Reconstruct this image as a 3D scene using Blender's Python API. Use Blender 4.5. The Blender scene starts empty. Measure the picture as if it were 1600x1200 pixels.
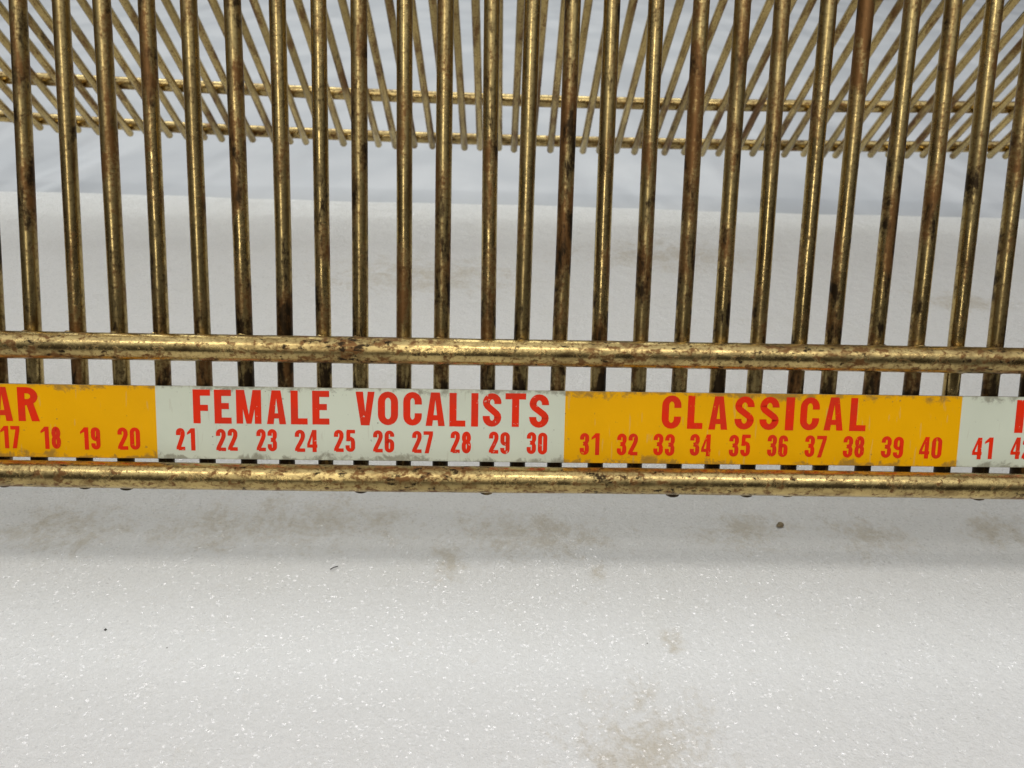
import bpy, bmesh, math, random
from mathutils import Vector, Matrix
random.seed(7)
C = bpy.context.scene.collection
D = bpy.data
sc = bpy.context.scene

# ------------------------------------------------------------------ camera
F = 1200.0                       # focal length in photo pixels (1600 wide)
PX = 0.0002                      # metres per photo pixel at the label strip
Z0 = F*PX                        # 0.24 m to the label strip
H = 0.050                        # height of the lower front rail above the foam
U = Vector((.0283, -.836, -.549)).normalized()          # world up seen from the camera (x right, y down, z forward)
R = Vector((1600, 26, 43)); R = (R-U*R.dot(U)).normalized()
Yw = U.cross(R)
M = Matrix((R, Yw, U))           # camera axes -> world
p0 = Vector((0, 149.6/F, 1.0))*Z0*1.004
CAM = Vector((0, 0, H)) - M @ p0
def ray(x, y): return (M @ Vector(((x-800)/F, (y-600)/F, 1.0)))
def hit(x, y, p, n):             # where the view ray of a measured point meets a real plane
    d = ray(x, y); return CAM + d*((p-CAM).dot(n)/d.dot(n))
cd = D.cameras.new('camera'); cam = D.objects.new('camera', cd); C.objects.link(cam); sc.camera = cam
rt, up, bk = M @ Vector((1,0,0)), M @ Vector((0,-1,0)), M @ Vector((0,0,-1))
cam.matrix_world = Matrix(((rt.x,up.x,bk.x,CAM.x),(rt.y,up.y,bk.y,CAM.y),(rt.z,up.z,bk.z,CAM.z),(0,0,0,1)))
cd.sensor_width = 36; cd.lens = 36*F/1600; cd.clip_start = .005; cd.clip_end = 50
cd.dof.use_dof = True; cd.dof.focus_distance = Z0*1.0; cd.dof.aperture_fstop = 26

# ------------------------------------------------------------------ world (a dim room, pale ceiling)
w = D.worlds.new('World'); sc.world = w; w.use_nodes = True
nt = w.node_tree; nt.nodes.clear()
tc = nt.nodes.new('ShaderNodeTexCoord'); sp = nt.nodes.new('ShaderNodeSeparateXYZ'); cr = nt.nodes.new('ShaderNodeValToRGB')
bg = nt.nodes.new('ShaderNodeBackground'); wo = nt.nodes.new('ShaderNodeOutputWorld')
mr = nt.nodes.new('ShaderNodeMapRange'); mr.inputs[1].default_value = -1; mr.inputs[2].default_value = 1
nt.links.new(tc.outputs['Generated'], sp.inputs[0]); nt.links.new(sp.outputs[2], mr.inputs[0])
nt.links.new(mr.outputs[0], cr.inputs[0]); nt.links.new(cr.outputs[0], bg.inputs[0]); nt.links.new(bg.outputs[0], wo.inputs[0])
e = cr.color_ramp.elements
e[0].position = .0; e[0].color = (.05,.045,.04,1)
e[1].position = 1.; e[1].color = (1.15,1.17,1.22,1)
for p_, c_ in ((.50,(.030,.026,.022,1)), (.68,(.05,.045,.04,1)), (.78,(.20,.20,.205,1)), (.88,(1.05,1.07,1.10,1))):
    q = e.new(p_); q.color = c_
bg.inputs[1].default_value = .95

# ------------------------------------------------------------------ lamps: a long ceiling tube in front, an added soft fill behind
def area(name, loc, target, sx, sy, power, col):
    l = D.lights.new(name, 'AREA'); l.shape = 'RECTANGLE'; l.size = sx; l.size_y = sy; l.energy = power; l.color = col
    o = D.objects.new(name, l); C.objects.link(o); o.location = loc
    o.rotation_euler = (Vector(target)-Vector(loc)).to_track_quat('-Z', 'Y').to_euler()
    return o
el = math.radians(72)
area('tube_lamp', (0, -1.1*math.cos(el), 1.1*math.sin(el)), (0,0,0), 1.3, .11, 3.0, (1,.96,.90))
e2 = math.radians(38)
area('tall_lamp', (-.22, -1.15*math.cos(e2), 1.15*math.sin(e2)+.1), (0,0,.1), .12, .75, 1.9, (1,.95,.86))
area('back_fill_lamp', (-.3, 1.5, 1.25), (0,.15,0), 1.8, .9, 18, (.96,1,.96))  # unseen fill added behind to brighten the foam under the rods

vs = sc.view_settings; vs.view_transform = 'Standard'; vs.look = 'None'; vs.gamma = 1; vs.exposure = 0

# ------------------------------------------------------------------ materials
class NT:
    def __init__(s, name):
        s.m = D.materials.new(name); s.m.use_nodes = True; s.t = s.m.node_tree; s.t.nodes.clear()
        s.out = s.n('ShaderNodeOutputMaterial'); s.b = s.n('ShaderNodeBsdfPrincipled')
        s.l(s.b.outputs[0], s.out.inputs[0]); s.tc = s.n('ShaderNodeTexCoord')
    def n(s, t): return s.t.nodes.new(t)
    def l(s, a, b): s.t.links.new(a, b)
    def noise(s, vec, scale, detail=3, rough=.55, dist=0):
        n = s.n('ShaderNodeTexNoise'); s.l(vec, n.inputs['Vector']); n.inputs['Scale'].default_value = scale
        n.inputs['Detail'].default_value = detail; n.inputs['Roughness'].default_value = rough; n.inputs['Distortion'].default_value = dist
        return n.outputs['Fac']
    def vor(s, vec, scale, feat='F1'):
        n = s.n('ShaderNodeTexVoronoi'); n.feature = feat; s.l(vec, n.inputs['Vector']); n.inputs['Scale'].default_value = scale
        return n.outputs['Distance']
    def ramp(s, v, a, b, lo=0, hi=1):
        n = s.n('ShaderNodeMapRange'); n.interpolation_type = 'SMOOTHSTEP'; s.l(v, n.inputs[0])
        for i, x in zip((1,2,3,4), (a,b,lo,hi)): n.inputs[i].default_value = x
        return n.outputs[0]
    def math(s, op, a, b=0):
        n = s.n('ShaderNodeMath'); n.operation = op
        for i, x in enumerate((a,b)):
            if isinstance(x, (int,float)): n.inputs[i].default_value = x
            else: s.l(x, n.inputs[i])
        return n.outputs[0]
    def mix(s, f, a, b):
        n = s.n('ShaderNodeMix'); n.data_type = 'RGBA'
        for i, x in ((0,f),(6,a),(7,b)):
            if isinstance(x, (int,float)): n.inputs[i].default_value = x
            elif isinstance(x, tuple): n.inputs[i].default_value = (*x,1)
            else: s.l(x, n.inputs[i])
        return n.outputs[2]
    def fmix(s, f, a, b):
        n = s.n('ShaderNodeMix')
        for i, x in ((0,f),(2,a),(3,b)):
            if isinstance(x, (int,float)): n.inputs[i].default_value = x
            else: s.l(x, n.inputs[i])
        return n.outputs[0]
    def bump(s, h, strength, dist, prev=None):
        n = s.n('ShaderNodeBump'); s.l(h, n.inputs['Height']); n.inputs['Strength'].default_value = strength; n.inputs['Distance'].default_value = dist
        if prev is not None: s.l(prev, n.inputs['Normal'])
        return n.outputs[0]
    def scale(s, vec, x, y, z):
        n = s.n('ShaderNodeMapping'); s.l(vec, n.inputs[0]); n.inputs['Scale'].default_value = (x,y,z); return n.outputs[0]
    def set(s, **k):
        for a, v in k.items():
            i = s.b.inputs[a.replace('_',' ')]
            if isinstance(v, (int,float)): i.default_value = v
            elif isinstance(v, tuple): i.default_value = (*v,1)
            else: s.l(v, i)

def brass(name, stretch, rust, black, wr=.20, wb=.15):
    m = NT(name)
    oi = m.n('ShaderNodeObjectInfo'); add = m.n('ShaderNodeVectorMath'); add.operation = 'MULTIPLY_ADD'
    m.l(oi.outputs['Random'], add.inputs[0]); add.inputs[1].default_value = (3,5,7); m.l(m.tc.outputs['Object'], add.inputs[2])
    v = add.outputs[0]; vs_ = m.scale(v, *stretch)
    sv = m.n('ShaderNodeSeparateXYZ'); m.l(m.tc.outputs['Object'], sv.inputs[0])
    low_shade = m.ramp(sv.outputs[1], .005, .085, 1, 0); far = m.ramp(sv.outputs[1], .15, .22)      # dark reflections painted into the lower front legs, cleaner on the back legs
    own = m.math('MULTIPLY', m.math('SUBTRACT', oi.outputs['Random'], .5), .07)
    bias = m.math('SUBTRACT', own, m.math('MULTIPLY', far, .045)) if name.endswith('rod') else m.math('MULTIPLY', own, .3)
    dull = m.noise(vs_, 60, 3)                                   # broad dulling
    big = m.noise(vs_, 150 if name.endswith('rod') else 420, 5, .62, .3)                          # patches of rust
    fine = m.noise(v, 900, 3, .6)
    blk = m.noise(vs_, 330 if name.endswith('rod') else 520, 5, .62, .3)
    patchy = m.math('MULTIPLY', m.math('SUBTRACT', dull, .5), .35); big = m.math('ADD', big, patchy); blk = m.math('ADD', blk, patchy)
    r1 = m.ramp(m.math('ADD', m.math('ADD', big, m.math('MULTIPLY', fine, .30)), m.math('SUBTRACT', bias, .05)), rust, rust+wr)
    bl_ = m.math('ADD', m.math('ADD', blk, m.math('MULTIPLY', fine, .14)), bias)
    if name.endswith('rod'): bl_ = m.math('ADD', bl_, m.math('MULTIPLY', low_shade, .11)); bl_ = m.math('ADD', bl_, m.math('MULTIPLY', m.ramp(sv.outputs[1], .0125, .019, 1, 0), .19))  # rods: dark reflection under the upper rail painted in as black
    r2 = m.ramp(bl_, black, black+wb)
    speck = m.ramp(m.noise(v, 1100, 2, .5), .66, .72)
    r1 = m.math('MAXIMUM', r1, m.math('MULTIPLY', speck, .8 if not name.endswith('rod') else .35))
    gold = m.mix(m.ramp(dull, .3, .7), (.57,.425,.175), (.38,.285,.12))
    tint = m.mix(m.math('MULTIPLY', m.ramp(m.noise(vs_, 300, 4), .45, .75), .7), m.mix(m.math('MULTIPLY', m.ramp(fine, .48, .66), .55), gold, (.17,.105,.04)), (.16,.095,.035))
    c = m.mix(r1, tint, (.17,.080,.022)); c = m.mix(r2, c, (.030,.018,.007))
    met = m.fmix(r1, 1., .7); met = m.fmix(r2, met, .85)
    ro = m.fmix(m.ramp(dull,.3,.7), .20, .36); ro = m.fmix(r1, ro, .48); ro = m.fmix(r2, ro, .5)
    b = m.bump(fine, .12, .0002); b = m.bump(big, .15, .0006, b); b = m.bump(r1, .4, .00008, b)
    m.set(Base_Color=c, Metallic=met, Roughness=ro, Normal=b)
    return m.m
RAIL = brass('worn_brass_rail', (.6,1,1), .605, .645, .15, .12)
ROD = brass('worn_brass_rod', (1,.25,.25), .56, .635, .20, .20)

def paint(name, col):
    m = NT(name); uv = m.n('ShaderNodeUVMap').outputs[0]
    sp = m.n('ShaderNodeSeparateXYZ'); m.l(uv, sp.inputs[0]); v = sp.outputs[1]
    o = m.tc.outputs['Object']
    edge = m.math('SUBTRACT', .5, m.math('ABSOLUTE', m.math('SUBTRACT', v, .5)))      # 0 at either long edge
    n = m.noise(o, 260, 5, .7, .5); n2 = m.noise(o, 1100, 3, .6); n3 = m.noise(o, 90, 3)
    th = m.math('MULTIPLY', m.ramp(m.math('ADD', m.math('MULTIPLY', n3, .7), m.math('MULTIPLY', n, .8)), .62, .98), .12)
    g = m.ramp(m.math('SUBTRACT', m.math('ADD', edge, m.math('MULTIPLY', n2, .03)), th), -.03, .05, 1, 0)
    sp2 = m.math('MULTIPLY', m.ramp(m.vor(o, 230), .075, .035), m.ramp(m.noise(o, 70, 1), .5, .56))
    sp3 = m.math('MULTIPLY', m.ramp(m.noise(o, 520, 3), .68, .76), .5)
    g2 = m.math('MAXIMUM', m.math('MULTIPLY', g, m.ramp(n, .3, .6, .2, .6)), m.math('MAXIMUM', m.math('MULTIPLY', sp2, .7), sp3))
    blot = m.ramp(m.noise(o, 45, 4), .35, .75)
    c = m.mix(blot, col, tuple(x*.93 for x in col))
    sw = m.ramp(m.noise(m.scale(o,1,.12,.12), 900, 2, .4), .66, .70)      # fine scratches
    c = m.mix(m.math('MULTIPLY', sw, .18), c, (.45,.40,.28))
    c = m.mix(g2, c, (.12,.085,.04))
    m.set(Base_Color=c, Roughness=m.fmix(g2, .30, .7), Normal=m.bump(n2, .12, .0001))
    m.b.inputs['Specular IOR Level'].default_value = .35
    return m.m
YEL = paint('yellow_enamel', (.95,.47,.0))
WHI = paint('pale_enamel', (.72,.76,.61))
def ink(name, under):
    m = NT(name); o = m.tc.outputs['Object']
    n = m.noise(o, 700, 3, .7); ch = m.ramp(m.math('ADD', n, m.math('MULTIPLY', m.noise(o, 60, 2), .25)), .80, .83)
    m.set(Base_Color=m.mix(ch, m.mix(m.ramp(m.noise(o,160,3),.4,.65), (.85,.030,.004), (.74,.035,.010)), under), Roughness=.42)
    m.b.inputs['Specular IOR Level'].default_value = .2
    return m.m
INK = {True: ink('red_ink_on_yellow', (.80,.30,.01)), False: ink('red_ink_on_white', (.70,.50,.40))}
def plainm(name, col, r=.5, met=0):
    m = NT(name); n = m.noise(m.tc.outputs['Object'], 500, 4)
    m.set(Base_Color=m.mix(m.ramp(n,.35,.7), col, tuple(x*.6 for x in col)), Roughness=r, Metallic=met, Normal=m.bump(n,.3,.0003)); return m.m
TIN = plainm('tin', (.42,.38,.28), .45, .8)
RUB = plainm('rubber', (.03,.03,.03), .7)
CRUMB = plainm('rust_crumb', (.26,.20,.11), .8)
FIB = plainm('dark_fibre', (.04,.035,.03), .7)
WELD = plainm('weld', (.30,.21,.09), .4, .8)

# ------------------------------------------------------------------ mesh helpers
def mesh(name, verts, faces, mat, parent=None, smooth=False, uvs=None):
    me = D.meshes.new(name); me.from_pydata([tuple(v) for v in verts], [], faces); me.materials.append(mat)
    if smooth: me.shade_smooth()
    if uvs:
        l = me.uv_layers.new(name='UVMap')
        for lp in me.loops: l.data[lp.index].uv = uvs[lp.vertex_index]
    me.validate(); me.update()
    o = D.objects.new(name, me); C.objects.link(o)
    if parent: o.parent = parent
    return o
def tube(pts, r, sides=14, cap=True, dome=False):
    """round bar along pts; r may be a list"""
    n = len(pts); rs = r if isinstance(r, list) else [r]*n
    if dome:
        d0 = (pts[0]-pts[1]).normalized(); d1 = (pts[-1]-pts[-2]).normalized()
        a, b = rs[0], rs[-1]
        pts = [pts[0]+d0*a*.55, pts[0]+d0*a*.4]+pts+[pts[-1]+d1*b*.4, pts[-1]+d1*b*.55]
        rs = [a*.45, a*.8]+rs+[b*.8, b*.45]; n = len(pts)
    V, Fc = [], []; u = None
    for i, p in enumerate(pts):
        t = (pts[min(i+1,n-1)]-pts[max(i-1,0)]).normalized()
        if u is None: u = t.orthogonal().normalized()
        u = (u-t*u.dot(t)).normalized(); v = t.cross(u)
        for k in range(sides):
            a = 2*math.pi*k/sides; V.append(p+(u*math.cos(a)+v*math.sin(a))*rs[i])
    for i in range(n-1):
        for k in range(sides):
            k2 = (k+1)%sides; Fc.append((i*sides+k, i*sides+k2, (i+1)*sides+k2, (i+1)*sides+k))
    if cap: Fc.append(tuple(range(sides))[::-1]); Fc.append(tuple(range((n-1)*sides, n*sides)))
    return V, Fc
def bar(name, pts, r, mat, parent, sides=14, dome=False):
    V, Fc = tube([Vector(p) for p in pts], r, sides, True, dome); return mesh(name, V, Fc, mat, parent, True)

# ------------------------------------------------------------------ geometry of the rack
RR, RW = .00415, .00245                                   # rail and rod radius
tf = math.radians(64); dF = Vector((0, math.cos(tf), math.sin(tf))); nF = Vector((0, -math.sin(tf), math.cos(tf)))
P_rail = Vector((0,0,H)); P_rod = P_rail - nF*(RR+RW); P_lab = P_rod + nF*(RW+.0006)
zup = Vector((0,0,1))
dBk = (M @ Vector((-10, 420, F))); dBk.x = 0; dBk.normalize()        # back legs run away and down
nB = Vector((0, -dBk.z, dBk.y));  nB = nB if nB.z > 0 else -nB         # outward (up / away)
backlow = hit(800, 219, Vector((0,0,H)), zup)
PB_rail = Vector((0, backlow.y, backlow.z)); PB_rod = PB_rail + Vector((0,-abs(dBk.z), -dBk.y))*(RR+RW)*1.0
inn = Vector((0, dBk.z, -dBk.y)); inn = inn if inn.y < 0 else -inn     # inward normal of the back face
PB_rod = PB_rail + inn*(RR+RW)
# apex of the two rod planes (2-D lines in y,z)
def isect2(p, d, q, e_):
    det = d.y*(-e_.z)+e_.y*d.z; t = ((q.y-p.y)*(-e_.z)+e_.y*(q.z-p.z))/det; return p+d*t
apex = isect2(P_rod, dF, PB_rod, dBk)
L1 = (apex-P_rod).length; L2 = (apex-PB_rod).length
print('PITCH-INFO cam', CAM, 'back rail', PB_rail, 'apex', apex, 'legs', L1, L2, 'depth ratio', (M.transposed()@(PB_rail-CAM)).z/Z0)

bot = [-5,52.5,122,187,252,316.5,382.5,444.5,506,563,631,690,763,815,874.5,937,1001,1065.5,1126,1184,1249.5,1302,1370,1432.5,1495.5,1557]
top = [-36,28,94,160,229,295,364,434,497.5,560,632.5,696,769,832,896,955,1026,1097.5,1161,1224,1294.5,1354,1426,1490,1555,1619]
rods = []
for xt, xb in zip(top, bot):
    a, b = hit(xb, 525, P_rod, nF), hit(xt, 0, P_rod, nF)
    sa, sb = (a-P_rod).dot(dF), (b-P_rod).dot(dF)
    k = (b.x-a.x)/(sb-sa); rods.append((a.x-k*sa, k))
pitch = (rods[-1][0]-rods[0][0])/(len(rods)-1); kk = sum(r[1] for r in rods)/len(rods)
print('PITCH-INFO pitch', pitch, 'slope', kk, [round(r[1],4) for r in rods])
NL, NR = 21, 23
x0, x1 = rods[0][0], rods[-1][0]
allr = [(x0-pitch*(NL-i)+random.gauss(0,.0006), kk) for i in range(NL)]+rods+[(x1+pitch*(i+1)+random.gauss(0,.0006), kk) for i in range(NR)]
tips = [20,50,77,110,142,167,192,220,255,282,310,337,362,387,422,447,472,502,532,560,588,615,645,674,700,725,750,780,804,833,862,888,914,940,967,996,1020,1044,1075,1104,1130,1157,1184,1210,1235,1265,1296,1317,1347,1372,1400,1430,1455,1480,1504,1533,1562,1588]
def ytip(x): 
    return 181+(x/1600)*2*46*(1-.5*x/1600)*1.02            # lower back rail in the photo, bowed
tipX = [hit(x, ytip(x), PB_rod, inn).x for x in tips]
print('PITCH-INFO back pitch', (tipX[-1]-tipX[0])/(len(tipX)-1), 'n', len(tipX), tipX[0], tipX[-1])
ApX = [a+k*L1 for a, k in allr]
# pair every rod with one back tip, in order
best = min(range(-5, len(allr)-len(tipX)+6), key=lambda s: sum((ApX[i+s]-tipX[i])**2 for i in range(len(tipX)) if 0 <= i+s < len(ApX))/max(1,sum(1 for i in range(len(tipX)) if 0<=i+s<len(ApX))))
bx = {i+best: tipX[i] for i in range(len(tipX)) if 0 <= i+best < len(ApX)}
off = sum(bx[i]-ApX[i] for i in bx)/len(bx)
print('PITCH-INFO best', best, 'off', off, 'n', len(allr), 'first/last diff', bx[min(bx)]-ApX[min(bx)], bx[max(bx)]-ApX[max(bx)])

# ------------------------------------------------------------------ the setting
def foam():
    m = NT('white_foam_sheet'); o = m.tc.outputs['Object']
    wv = m.noise(o, 40, 2)
    cm = m.n('ShaderNodeVectorMath'); cm.operation = 'MULTIPLY_ADD'
    nn = m.n('ShaderNodeTexNoise'); m.l(o, nn.inputs['Vector']); nn.inputs['Scale'].default_value = 160; nn.inputs['Detail'].default_value = 2
    m.l(nn.outputs['Color'], cm.inputs[0]); cm.inputs[1].default_value = (.0035,)*3; m.l(o, cm.inputs[2])
    cell = m.vor(m.scale(cm.outputs[0], .8, 1.15, 1), 620); cell2 = m.vor(cm.outputs[0], 1150)
    f1 = m.noise(o, 1500, 4, .65); lump = m.noise(o, 130, 3)
    # stains, each where it lies on the sheet
    def blob(px, py, rad, sx=1.):
        p = hit(px, py, Vector((0,0,0)), zup)
        s = m.n('ShaderNodeVectorMath'); s.operation = 'SUBTRACT'; m.l(o, s.inputs[0]); s.inputs[1].default_value = (p.x,p.y,0)
        q = m.scale(s.outputs[0], 1/sx, 1, 0); ln = m.n('ShaderNodeVectorMath'); ln.operation = 'LENGTH'; m.l(q, ln.inputs[0])
        return m.ramp(ln.outputs['Value'], 0, rad, 1, 0)
    bl = None
    for a in ((480,815,.026,3.4),(830,835,.026,2.4),(100,825,.024,2.),(1010,1170,.034,1.2),(1170,830,.018,2.),(1560,830,.02,1.5),(1050,1000,.010,.8),(700,870,.02,.6),(330,830,.02,2.2),(1350,835,.018,1.8),(930,890,.013,.5),(660,430,.05,2.4),(1050,400,.05,2.2),(1500,470,.03,2)):
        q = blob(*a); bl = q if bl is None else m.math('MAXIMUM', bl, q)
    sn = m.noise(o, 95, 6, .68, .6); sn2 = m.noise(o, 420, 4, .7)
    st = m.ramp(m.math('ADD', m.math('ADD', m.math('MULTIPLY', bl, .27), m.math('MULTIPLY', sn, .75)), m.math('MULTIPLY', sn2, .50)), .70, 1.04)
    wide = m.ramp(m.noise(o, 28, 4, .6), .5, .75)
    c = m.mix(m.math('MULTIPLY', wide, .20), (.765,.76,.74), (.67,.655,.59))
    c = m.mix(m.math('MULTIPLY', st, .72), c, (.49,.425,.31))
    spk = m.math('MULTIPLY', m.ramp(m.vor(o, 95), .030, .018), m.ramp(m.noise(o, 33, 1), .52, .58))
    c = m.mix(m.math('MULTIPLY', m.ramp(m.noise(o, 700, 4, .7), .42, .62, 1, 0), .16), c, (.55,.55,.53))
    c = m.mix(spk, c, (.10,.09,.07))
    vo = m.n('ShaderNodeTexVoronoi'); m.l(m.scale(cm.outputs[0], .75, 1.1, 1), vo.inputs['Vector']); vo.inputs['Scale'].default_value = 820
    sc_ = m.n('ShaderNodeSeparateColor'); m.l(vo.outputs['Color'], sc_.inputs[0])
    dome = m.math('MULTIPLY', m.ramp(vo.outputs['Distance'], 0, .5, 1, 0), m.ramp(sc_.outputs[0], .35, .95))
    b = m.bump(lump, .22, .003); b = m.bump(f1, .5, .0006, b); b = m.bump(cell, .16, .0008, b); b = m.bump(dome, .16, .0006, b)
    # here and there a little film cell of the foam is tilted enough to glint
    tv = m.n('ShaderNodeVectorMath'); tv.operation = 'MULTIPLY_ADD'; m.l(vo.outputs['Color'], tv.inputs[0])
    tv.inputs[1].default_value = (.6,.6,0); tv.inputs[2].default_value = (-.3,-.88,0)
    ta = m.n('ShaderNodeVectorMath'); ta.operation = 'ADD'; m.l(tv.outputs[0], ta.inputs[0]); m.l(m.bump(f1, .3, .0006), ta.inputs[1])
    tn = m.n('ShaderNodeVectorMath'); tn.operation = 'NORMALIZE'; m.l(ta.outputs[0], tn.inputs[0]); cb = tn.outputs[0]
    gl = m.math('MULTIPLY', m.ramp(vo.outputs['Distance'], .24, .42, 1, 0), m.ramp(sc_.outputs[2], .2, .7))
    m.l(gl, m.b.inputs['Coat Weight'])
    m.set(Base_Color=c, Roughness=.30, Normal=b)
    m.b.inputs['Coat IOR'].default_value = 2.2; m.b.inputs['Coat Roughness'].default_value = .09
    m.b.inputs['Subsurface Weight'].default_value = .0
    m.l(cb, m.b.inputs['Coat Normal'])
    return m.m
# back edge of the foam sheet
sL, sR = hit(0, 298, Vector((0,0,0)), zup), hit(1600, 342, Vector((0,0,0)), zup)
kx = (sR.y-sL.y)/(sR.x-sL.x)
print('PITCH-INFO seam', sL, sR, [round(hit(800,yy,Vector((0,0,0)),zup).y,3) for yy in (100,200,260,290,320,765,893,1200)])
def yedge(x): return sL.y+kx*(x-sL.x)+.0012*math.sin(x*19+1)+.0006*math.sin(x*71)
N = 60; V = []; Fc = []
xs = [-.75+1.5*i/N for i in range(N+1)]
prof = [(-.6,-.003,0), (-.6,0,0), (None,0,-.0012), (None,-.0006,-.0003), (None,-.003,0)]
for x in xs:
    for (yy, z, dy) in prof: V.append((x, yy if yy is not None else yedge(x)+dy, z))
k = len(prof)
for i in range(N):
    for j in range(k-1): Fc.append((i*k+j, (i+1)*k+j, (i+1)*k+j+1, i*k+j+1))
    Fc.append((i*k+k-1, (i+1)*k+k-1, (i+1)*k, i*k))
f = mesh('foam_sheet', V, Fc, foam(), None, False); f['kind'] = 'structure'
def table():
    m = NT('cool_grey_cloth'); o = m.tc.outputs['Object']
    n = m.noise(o, 9, 3, .5, .3); n2 = m.noise(o, 700, 3)
    mk = m.ramp(m.noise(o, 55, 5, .7), .66, .72)
    c = m.mix(m.ramp(n,.35,.65), (.43,.445,.465), (.50,.51,.525)); c = m.mix(m.math('MULTIPLY', mk, .25), c, (.35,.36,.38))
    m.set(Base_Color=c, Roughness=.42, Normal=m.bump(n2,.12,.0003, m.bump(m.noise(m.scale(o,1,.35,1), 11, 2, .4, .5), .5, .03))); return m.m
t = mesh('tabletop', [(-2.2,-1.2,-.0034),(2.2,-1.2,-.0034),(2.2,4,-.0034),(-2.2,4,-.0034)], [(0,1,2,3)], table()); t['kind'] = 'structure'

# ------------------------------------------------------------------ the rack
rack = D.objects.new('record_rack', None); C.objects.link(rack); rack.location = (0,0,0)
rack['label'] = 'worn brass wire record rack with yellow and white numbered label strip, above white foam'
rack['category'] = 'record rack'
xa, xb_ = allr[0][0]-.012, allr[-1][0]+.012
def yrail(off): return off
# front rails: straight, at the heights measured in the photo
s_up = (hit(800, 549.5, P_rail, nF)-P_rail).dot(dF)
def jitter(n, a): return [random.gauss(0,a) for _ in range(n)]
def rail(base, zf=None, n=90):
    pts = []; 
    for i in range(n+1):
        x = xa+(xb_-xa)*i/n; p = base(x); pts.append(p)
    o = bar('rail', pts, [RR*(1+random.gauss(0,.006)) for _ in pts], RAIL, rack, 24, True); return o
rail(lambda x: Vector((x, 0, H))+Vector((0,0,.0002*math.sin(x*23))))
tl = hit(0, 538, P_rail, nF); tr = hit(1600, 564, P_rail, nF)
su0 = (tl-P_rail).dot(dF); su1 = (tr-P_rail).dot(dF)
def upper(x):
    s = su0+(su1-su0)*(x-tl.x)/(tr.x-tl.x); s = max(s_up-.004, min(s_up+.004, s))
    p = P_rail+dF*s; return Vector((x, p.y, p.z))
rail(upper)
# back rails with the sag they have in the photo
def sag(ys, plane, nrm):
    P = [hit(x, y, plane, nrm) for x, y in zip((0,400,800,1200,1600), ys)]
    X = [p.x for p in P]; S = [(p-plane).dot(-dBk) for p in P]
    def fn(x):
        x = max(X[0]-.02, min(X[-1]+.02, x)); s = 0
        for i in range(5):
            l = S[i]
            for j in range(5):
                if j != i: l *= (x-X[j])/(X[i]-X[j])
            s += l
        return s
    return fn
lowS = sag((181,205,219,227,229), PB_rail, inn); upS = sag((121,140,156.5,165,168), PB_rail, inn)
def brl(fn):
    def g(x): p = PB_rail-dBk*fn(x); return Vector((x, p.y, p.z))
    return g
RR0 = RR; RR = .0039; rail(brl(lowS)); rail(brl(upS)); RR = RR0
# bent rods: up the front, over the top, down the back
rad = .022
ang = math.acos(max(-1,min(1,(-dF).dot(dBk)))); tan = rad/math.tan(ang/2)
for i, (a, k_) in enumerate(allr):
    ax = a+k_*L1
    bxx = bx.get(i, ax+off)
    ext = random.uniform(.0034,.0053)
    pts = [P_rod-dF*(ext)+Vector((a-k_*ext,0,0))]
    for s in (.25,.5,.75): pts.append(P_rod+dF*(L1-tan)*s+Vector((a+k_*(L1-tan)*s,0,0))+Vector((random.gauss(0,.00012),0,0)))
    A0 = apex-dF*tan+Vector((ax-k_*tan,0,0)); A1 = apex+dBk*tan+Vector((ax+(bxx-ax)*tan/L2,0,0)); AP = apex+Vector((ax,0,0))
    for q in range(9):
        t_ = q/8; pts.append(A0*(1-t_)**2+AP*2*t_*(1-t_)+A1*t_*t_)
    sb = -lowS(bxx)+RR*1.0+random.uniform(-.0036,-.0018)
    for s in (.3,.65,1.): pts.append(apex+dBk*(L2+sb)*s+Vector((ax+(bxx-ax)*s*(1+sb/L2),0,0)))
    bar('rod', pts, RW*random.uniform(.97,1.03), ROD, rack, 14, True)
# weld beads where the rods meet the front rails: one small lump behind each crossing, joined (too small to pick apart)
V, Fc = [], []
for (a, k_) in allr:
    for s0, sg in ((s_up, 1), (0, -1), (s_up, -1)):
        x = a+k_*s0; up_p = upper(x) if s0 else Vector((x,0,H))
        c0 = up_p-nF*(RR*.62)+dF*(sg*RR*(.80 if s0 and sg>0 else .86))+Vector((random.gauss(0,.0003),0,0)); r0 = random.uniform(.0008,.0013) if s0 else random.uniform(.0005,.0011)
        base = len(V)
        for p in range(5):
            for q in range(8):
                th = math.pi*(p+.5)/5; ph = 2*math.pi*q/8; rr = r0*random.uniform(.85,1.15)
                V.append(c0+Vector((1.5*rr*math.sin(th)*math.cos(ph),0,0))+nF*(rr*math.sin(th)*math.sin(ph))+dF*(rr*.8*math.cos(th)))
        for p in range(4):
            for q in range(8):
                q2 = (q+1)%8; Fc.append((base+p*8+q, base+p*8+q2, base+p*8+8+q2, base+p*8+8+q))
wb_ = mesh('weld_beads', V, Fc, RAIL, rack, True); wb_['kind'] = 'stuff'
# end legs that hold the rails off the table (beyond the ends of the frame)
for x in (xa+.004, xb_-.004):
    for base, sgn in ((Vector((x,0,H)), -1), (Vector((x,PB_rail.y,brl(lowS)(x).z)), 1)):
        foot = Vector((x, base.y+sgn*.012, .006 if sgn < 0 else .0))
        lg = bar('leg', [base+Vector((0,0,-.001)), base.lerp(foot,.5)+Vector((0,sgn*.003,0)), foot], .0035, RAIL, rack, 12)
        V, Fc = tube([foot+Vector((0,0,.006)), foot+Vector((0,0,.001)), foot+Vector((0,0,-.006 if sgn<0 else -.004))], [.0048,.0055,.005], 14)
        mesh('rubber_foot', V, Fc, RUB, lg, True)

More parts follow.
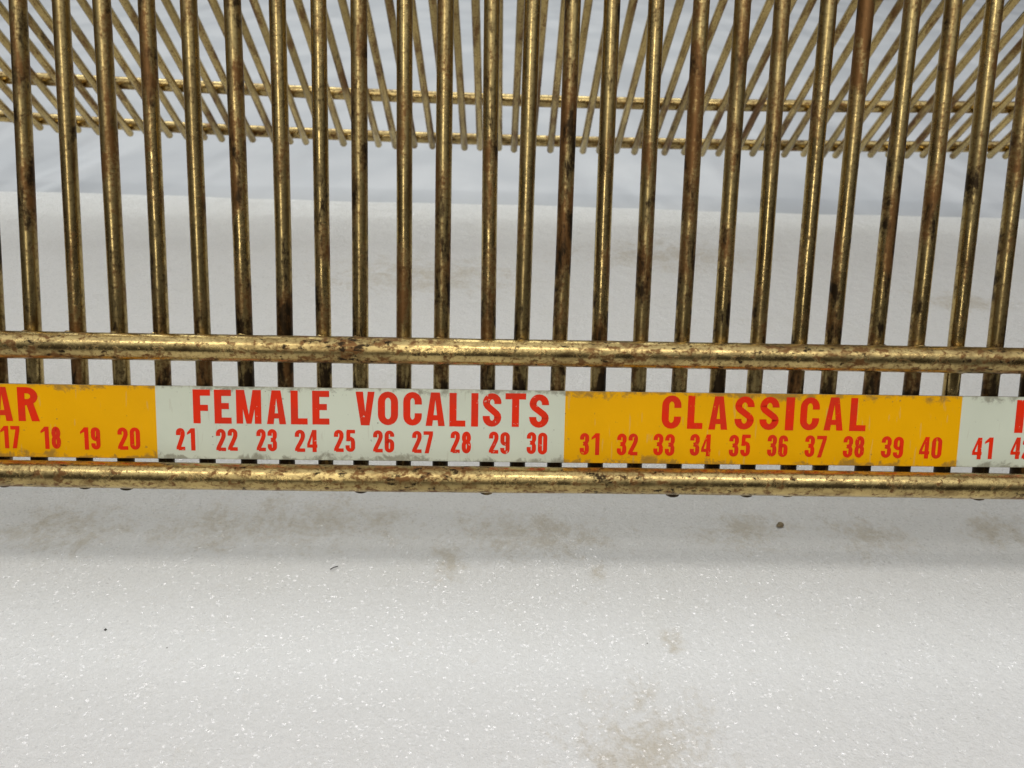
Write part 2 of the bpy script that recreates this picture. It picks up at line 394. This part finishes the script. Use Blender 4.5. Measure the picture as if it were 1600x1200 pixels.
# ------------------------------------------------------------------ label strip
def lab(x, y, lift=0): return hit(x, y, P_lab+nF*lift, nF)
def vof(p): return (p-P_lab).dot(dF)
sT = [(x, vof(lab(x, y))) for x, y in ((0,599),(800,609.5),(1600,620))]
sB = [(x, vof(lab(x, y))) for x, y in ((0,714),(800,721.5),(1600,731))]
XL, XM, XR = lab(0,650).x, lab(800,665).x, lab(1600,675).x
def lin(S, x):
    t = (x-XL)/(XR-XL); t = max(-.6,min(1.6,t)); return S[0][1]+(S[2][1]-S[0][1])*t
def top_s(x): return lin(sT, x)
def bot_s(x): return lin(sB, x)
def LP(x, v, lift):            # v 0 bottom .. 1 top
    s = bot_s(x)+(top_s(x)-bot_s(x))*v; p = P_lab+dF*s+nF*lift; return Vector((x, p.y, p.z))
b20, b30, b40 = lab(245,660).x, lab(882,665).x, lab(1498.5,675).x
w10 = (b40-b20)/2
bounds = [b20-2*w10, b20-w10*1.0, b20, b30, b40, b40+w10, b40+2*w10]
def plate(name, xl, xr, v0, v1, z0, z1, mat, parent, n=24, bow=0):
    V, UV, Fc = [], [], []
    for i in range(n+1):
        x = xl+(xr-xl)*i/n
        wob = .00012*math.sin(x*40)+.00008*math.sin(x*97+1)
        for v, z in ((v0,z0),(v0+.006,z1),(v1-.006,z1),(v1,z0)):
            V.append(LP(x, v, z+(wob if z == z1 else 0)*0+wob)); UV.append((x, (v-v0)/(v1-v0)))
    for i in range(n):
        for j in range(4):
            j2 = (j+1)%4; Fc.append((i*4+j, (i+1)*4+j, (i+1)*4+j2, i*4+j2))
    Fc += [(0,1,2,3), tuple(n*4+q for q in (3,2,1,0))]
    return mesh(name, V, Fc, mat, parent, False, UV)
def wobble(x): return .00012*math.sin(x*40)+.00008*math.sin(x*97+1)
strip = plate('label_strip', bounds[0]-.001, bounds[-1]+.001, 0, 1, -.0003, .00005, TIN, rack, 120)

# glyphs: condensed bold gothic drawn from strokes and polygons in a box w wide, 1 high
def arc(cx, cy, rx, ry, a0, a1, n=10):
    return [(cx+rx*math.cos(math.radians(a0+(a1-a0)*i/n)), cy+ry*math.sin(math.radians(a0+(a1-a0)*i/n))) for i in range(n+1)]
def ribbon(path, t, closed=False, ty=None):
    n = len(path); out = []
    L, Rr = [], []
    for i in range(n):
        if closed: a, b = path[(i-1)%n], path[(i+1)%n]
        else: a, b = path[max(i-1,0)], path[min(i+1,n-1)]
        dx, dy = b[0]-a[0], b[1]-a[1]; l = math.hypot(dx,dy) or 1
        nx, ny = -dy/l*t/2, dx/l*t/2
        if ty: ny *= ty
        L.append((path[i][0]+nx, path[i][1]+ny)); Rr.append((path[i][0]-nx, path[i][1]-ny))
    for i in range(n if closed else n-1):
        j = (i+1)%n; out.append([L[i],Rr[i],Rr[j],L[j]])
    return out
def box(x0,y0,x1,y1): return [[(x0,y0),(x1,y0),(x1,y1),(x0,y1)]]
def glyph(ch, w, t):
    h = t/2; k = .86                       # horizontals are a little thinner
    tt = t*k; hh = tt/2
    if ch == 'I': return [box(0,0,w,1)]
    if ch == 'L': return [box(0,0,t,1), box(t,0,w,tt)]
    if ch == 'E': return [box(0,0,t,1), box(t,0,w,tt), box(t,1-tt,w,1), box(t,.5-hh+.02,w*.86,.5+hh+.02)]
    if ch == 'F': return [box(0,0,t,1), box(t,1-tt,w,1), box(t,.46-hh,w*.86,.46+hh)]
    if ch == 'T': return [box(0,1-tt,w,1), box(w/2-h,0,w/2+h,1-tt)]
    if ch == 'M': 
        s = t*.92; return [box(0,0,s,1), box(w-s,0,w,1), [[(s*.35,1),(s*1.25,1),(w/2+s*.22,.0),(w/2-s*.38,.0)]], [[(w-s*.35,1),(w-s*1.25,1),(w/2-s*.22,.0),(w/2+s*.38,.0)]]]
    if ch == 'N': return [box(0,0,t,1), box(w-t,0,w,1), [[(t*.2,1),(t*1.1,1),(w-t*.2,0),(w-t*1.1,0)]]]
    if ch == 'A': return [[[(0,0),(t*.93,0),(w/2+t*.12,1),(w/2-t*.62,1)]], [[(w-t*.93,0),(w,0),(w/2+t*.62,1),(w/2-t*.12,1)]], box(w*.26,.17,w*.74,.17+tt*.85)]
    if ch == 'V': return [[[(0,1),(t*1.02,1),(w/2+t*.22,0),(w/2-t*.60,0)]], [[(w-t*.95,1),(w,1),(w/2+t*.60,0),(w/2-t*.22,0)]]]
    rx = w/2-h; ry = min(.5-hh, rx*1.15)
    if ch in 'O0':
        p = arc(w/2,1-hh-ry,rx,ry,0,180)+arc(w/2,hh+ry,rx,ry,180,360); return [ribbon(p,t,True,k)]
    if ch == 'U': return [ribbon([(h,1)]+arc(w/2,hh+ry,rx,ry,180,360)+[(w-h,1)],t,False,k)]
    if ch == 'C': return [ribbon([(w-h,.63)]+arc(w/2,1-hh-ry,rx,ry,0,180)+arc(w/2,hh+ry,rx,ry,180,360)+[(w-h,.37)],t,False,k)]
    if ch == 'S':
        r2 = ry*.98
        p = [(w-h,.68),(w-h,.70)]+arc(w/2,1-hh-r2,rx,r2,0,180)+[(h,.72),(h+.01,.66),(h+.05,.60),(w*.5,.50),(w-h-.05,.40),(w-h-.01,.34),(w-h,.28)]+arc(w/2,hh+r2,rx,r2,0,-180)+[(h,.30),(h,.32)]
        return [ribbon(p,t,False,k)]
    if ch in 'PR':
        g = [box(0,0,t,1)]; by = .72 if ch=='P' else .735; ry2 = 1-hh-by
        g.append(ribbon([(t*.6,1-hh),(w*.45,1-hh)]+arc(w*.45,by,w*.55-h,ry2,90,-90)+[(t*.6,by-ry2)],t,False,k))
        if ch == 'R': g.append([[(w*.40,by-ry2),(w*.40+t*1.0,by-ry2),(w+.03,0),(w-t*.95,0)]])
        return g
    if ch == '1': return [box(w*.48,0,w*.48+t,1), [[(w*.05,.80),(w*.05,.70),(w*.50,.80),(w*.50,1)]]]
    if ch == '2': return [ribbon([(h,.68)]+arc(w/2,1-hh-ry,rx,ry,180,0)+[(w-h,.68),(w-h-.03,.58),(w*.5,.38),(h+.04,.22),(h,.12),(h,.04)],t,False,k), box(h,0,w,tt)]
    if ch == '3':
        r2 = min(ry,.22)
        return [ribbon([(h,.70)]+arc(w/2,1-hh-r2,rx,r2,180,0)+[(w-h,.66),(w-h-.03,.56),(w*.38,.515)],t,False,k), ribbon([(w*.38,.515),(w-h-.03,.47),(w-h,.38)]+arc(w/2,hh+r2,rx,r2,0,-180)+[(h,.32)],t,False,k)]
    if ch == '4': return [box(w*.52,0,w*.52+t,1), box(0,.20,w,.20+tt*.9), [[(0,.36),(0,.20),(w*.16,.20),(w*.62,.86),(w*.60,1),(w*.52,1)]]]
    if ch == '5': return [box(t*.3,1-tt,w,1), box(t*.2,.48,t*1.15,1-tt*.4), ribbon([(h*1.2,.50),(w*.3,.60),(w*.55,.61),(w-h-.03,.56),(w-h,.46)]+arc(w/2,hh+min(ry,.2),rx,min(ry,.2),0,-180)+[(h,.30)],t,False,k)]
    if ch == '6': return [ribbon([(w-h,.72)]+arc(w/2,1-hh-ry,rx,ry,0,180)+arc(w/2,hh+min(ry,.2),rx,min(ry,.2),180,360)+arc(w/2,.60-hh-.12,rx,.14,0,180)[:-1],t,False,k)]
    if ch == '9': return [ribbon([(w-x,1-y) for x, y in [(w-h,.72)]+arc(w/2,1-hh-ry,rx,ry,0,180)+arc(w/2,hh+min(ry,.2),rx,min(ry,.2),180,360)+arc(w/2,.60-hh-.12,rx,.14,0,180)[:-1]],t,False,k)]
    if ch == '7': return [box(0,1-tt,w,1), [[(w*.12,0),(w*.12+t,0),(w,1-tt),(w-t*.95,1-tt)]]]
    if ch == '8':
        r2 = .205
        return [ribbon(arc(w/2,1-hh-r2,rx*.93,r2,0,180)+arc(w/2,.525+.16,rx*.93,.165,180,360),t,True,k), ribbon(arc(w/2,.525-.16,rx,.165,0,180)+arc(w/2,hh+r2,rx,r2,180,360),t,True,k)]
    return []
def letters(name, items, v0, v1, tpx, parent, yel=False):
    """items: (char, x left, x right) in metres along the strip"""
    V, Fc = [], []; hgt = (top_s(0)-bot_s(0))*(v1-v0); lvl = 0
    for ch, a, b in items:
        w = (b-a)/hgt; t = tpx*PX/hgt; dv = random.gauss(0,.003)
        t = min(t, w) if ch != 'I' else w
        for pi, piece in enumerate(glyph(ch, w, t)):
            for poly in piece:
                base = len(V)
                for (x, y) in poly:
                    X = a+x*hgt; v = v0+(v1-v0)*y+dv
                    V.append(LP(X, v, .00022+pi*.00001+wobble(X)))
                Fc.append(tuple(range(base, base+len(poly))))
    return mesh(name, V, Fc, INK[yel], parent)
def PXs(items): return [(c, lab(a,665).x, lab(b,665).x) for c, a, b in items]
def word(s, left, right, widths=None):   # even letters between two x positions (metres)
    rel = {'I':.40,'M':1.30,'L':.88,'F':.92,'E':.92,' ':.9}; gap = .27
    tot = sum(rel.get(c,1) for c in s)+gap*(len(s)-1); u = (right-left)/tot; x = left; out = []
    for c in s:
        wd = rel.get(c,1)*u
        if c != ' ': out.append((c, x, x+wd))
        x += wd+gap*u
    return out
title = {
 2: PXs([('F',303,330),('E',336,362.5),('M',370,409),('A',417.5,447.5),('L',455,481),('E',488.5,515),('V',556,585.5),('O',590.5,622),('C',630,659),('A',665,695),('L',702,727),('I',736,747),('S',754,783),('T',789,821),('S',826.5,857)]),
 3: PXs([('C',1033,1063),('L',1073,1097),('A',1106.5,1136),('S',1146.5,1177),('S',1185.5,1216),('I',1226,1239.5),('C',1249,1279),('A',1287,1317),('L',1327,1352.5)]),
 1: word('POPULAR', lab(-211,650).x, lab(61,650).x),
 4: PXs([('I',1585,1598)])+word('NSTRUMENTAL', lab(1612,675).x, lab(2025,675).x),
}
nump = {17:(1,32),18:(64,96),19:(126,158),20:(185,220),21:(276,306),22:(338,371.5),23:(401,433),24:(461,496),25:(522,555),26:(583,616),27:(644,676.5),28:(704,736),29:(764,796.5),30:(823,855),31:(906,937.5),32:(964,996.5),33:(1021,1054),34:(1078,1110.5),35:(1139,1172),36:(1199,1231),37:(1258,1291.5),38:(1318,1351),39:(1377.5,1412),40:(1437,1472),41:(1520,1553),42:(1580,1613)}
for s in range(6):
    xl, xr = bounds[s], bounds[s+1]
    if s == 0: xl = bounds[1]-w10
    p = plate('label_panel', xl, xr, .004, .996, .00006, .00016, YEL if s%2 else WHI, strip, 30)
    p['label'] = 'yellow panel of the strip' if s%2 else 'pale greenish white panel of the strip'
    if s in title: letters('lettering', title[s], .495, .955, 11.2, strip, bool(s%2))
    its = []
    for j in range(10):
        n_ = s*10+j+1
        if n_ in nump: a, b = [lab(q,690).x for q in nump[n_]]
        else:
            st_ = w10/10.4; a = xl+w10*.055+st_*j; b = a+.0066
        ds = str(n_); dw = (b-a)*.455; g_ = (b-a)-2*dw
        if len(ds) == 1: its.append((ds, a+dw*.5, a+dw*1.5))
        else:
            for q, c_ in enumerate(ds): its.append((c_, a+q*(dw+g_), a+q*(dw+g_)+dw))
    letters('numerals', its, .12, .425, 6.6, strip, bool(s%2))

# ------------------------------------------------------------------ crumbs lying on the foam
def crumb(px, py, r, seed, label, mat=CRUMB, flat=.35):
    p = hit(px, py, Vector((0,0,0)), zup); rnd = random.Random(seed)
    bm = bmesh.new(); bmesh.ops.create_icosphere(bm, subdivisions=2, radius=r)
    for v in bm.verts: v.co *= rnd.uniform(.55,1.3); v.co.z *= flat; v.co.x *= 1.25
    me = D.meshes.new('crumb'); bm.to_mesh(me); bm.free(); me.materials.append(mat)
    o = D.objects.new('crumb', me); C.objects.link(o); o.location = (p.x,p.y,r*flat*.7); o.rotation_euler.z = rnd.uniform(0,6)
    o['label'] = label; o['category'] = 'crumb'; return o
crumb(1218, 821, .0013, 3, 'largest brown rust crumb on the foam, below the word CLASSICAL')
crumb(165, 984, .0004, 5, 'tiny dark crumb on the bright foam at the lower left', FIB)
p = hit(522, 889, Vector((0,0,0)), zup)
o = bar('fibre', [p+Vector((-.0012,-.0006,.0004)), p+Vector((-.0002,.0001,.0007)), p+Vector((.0012,.0009,.0004))], .00016, FIB, None, 8)
o['label'] = 'short curved dark fibre lying on the foam below the word FEMALE'; o['category'] = 'fibre'
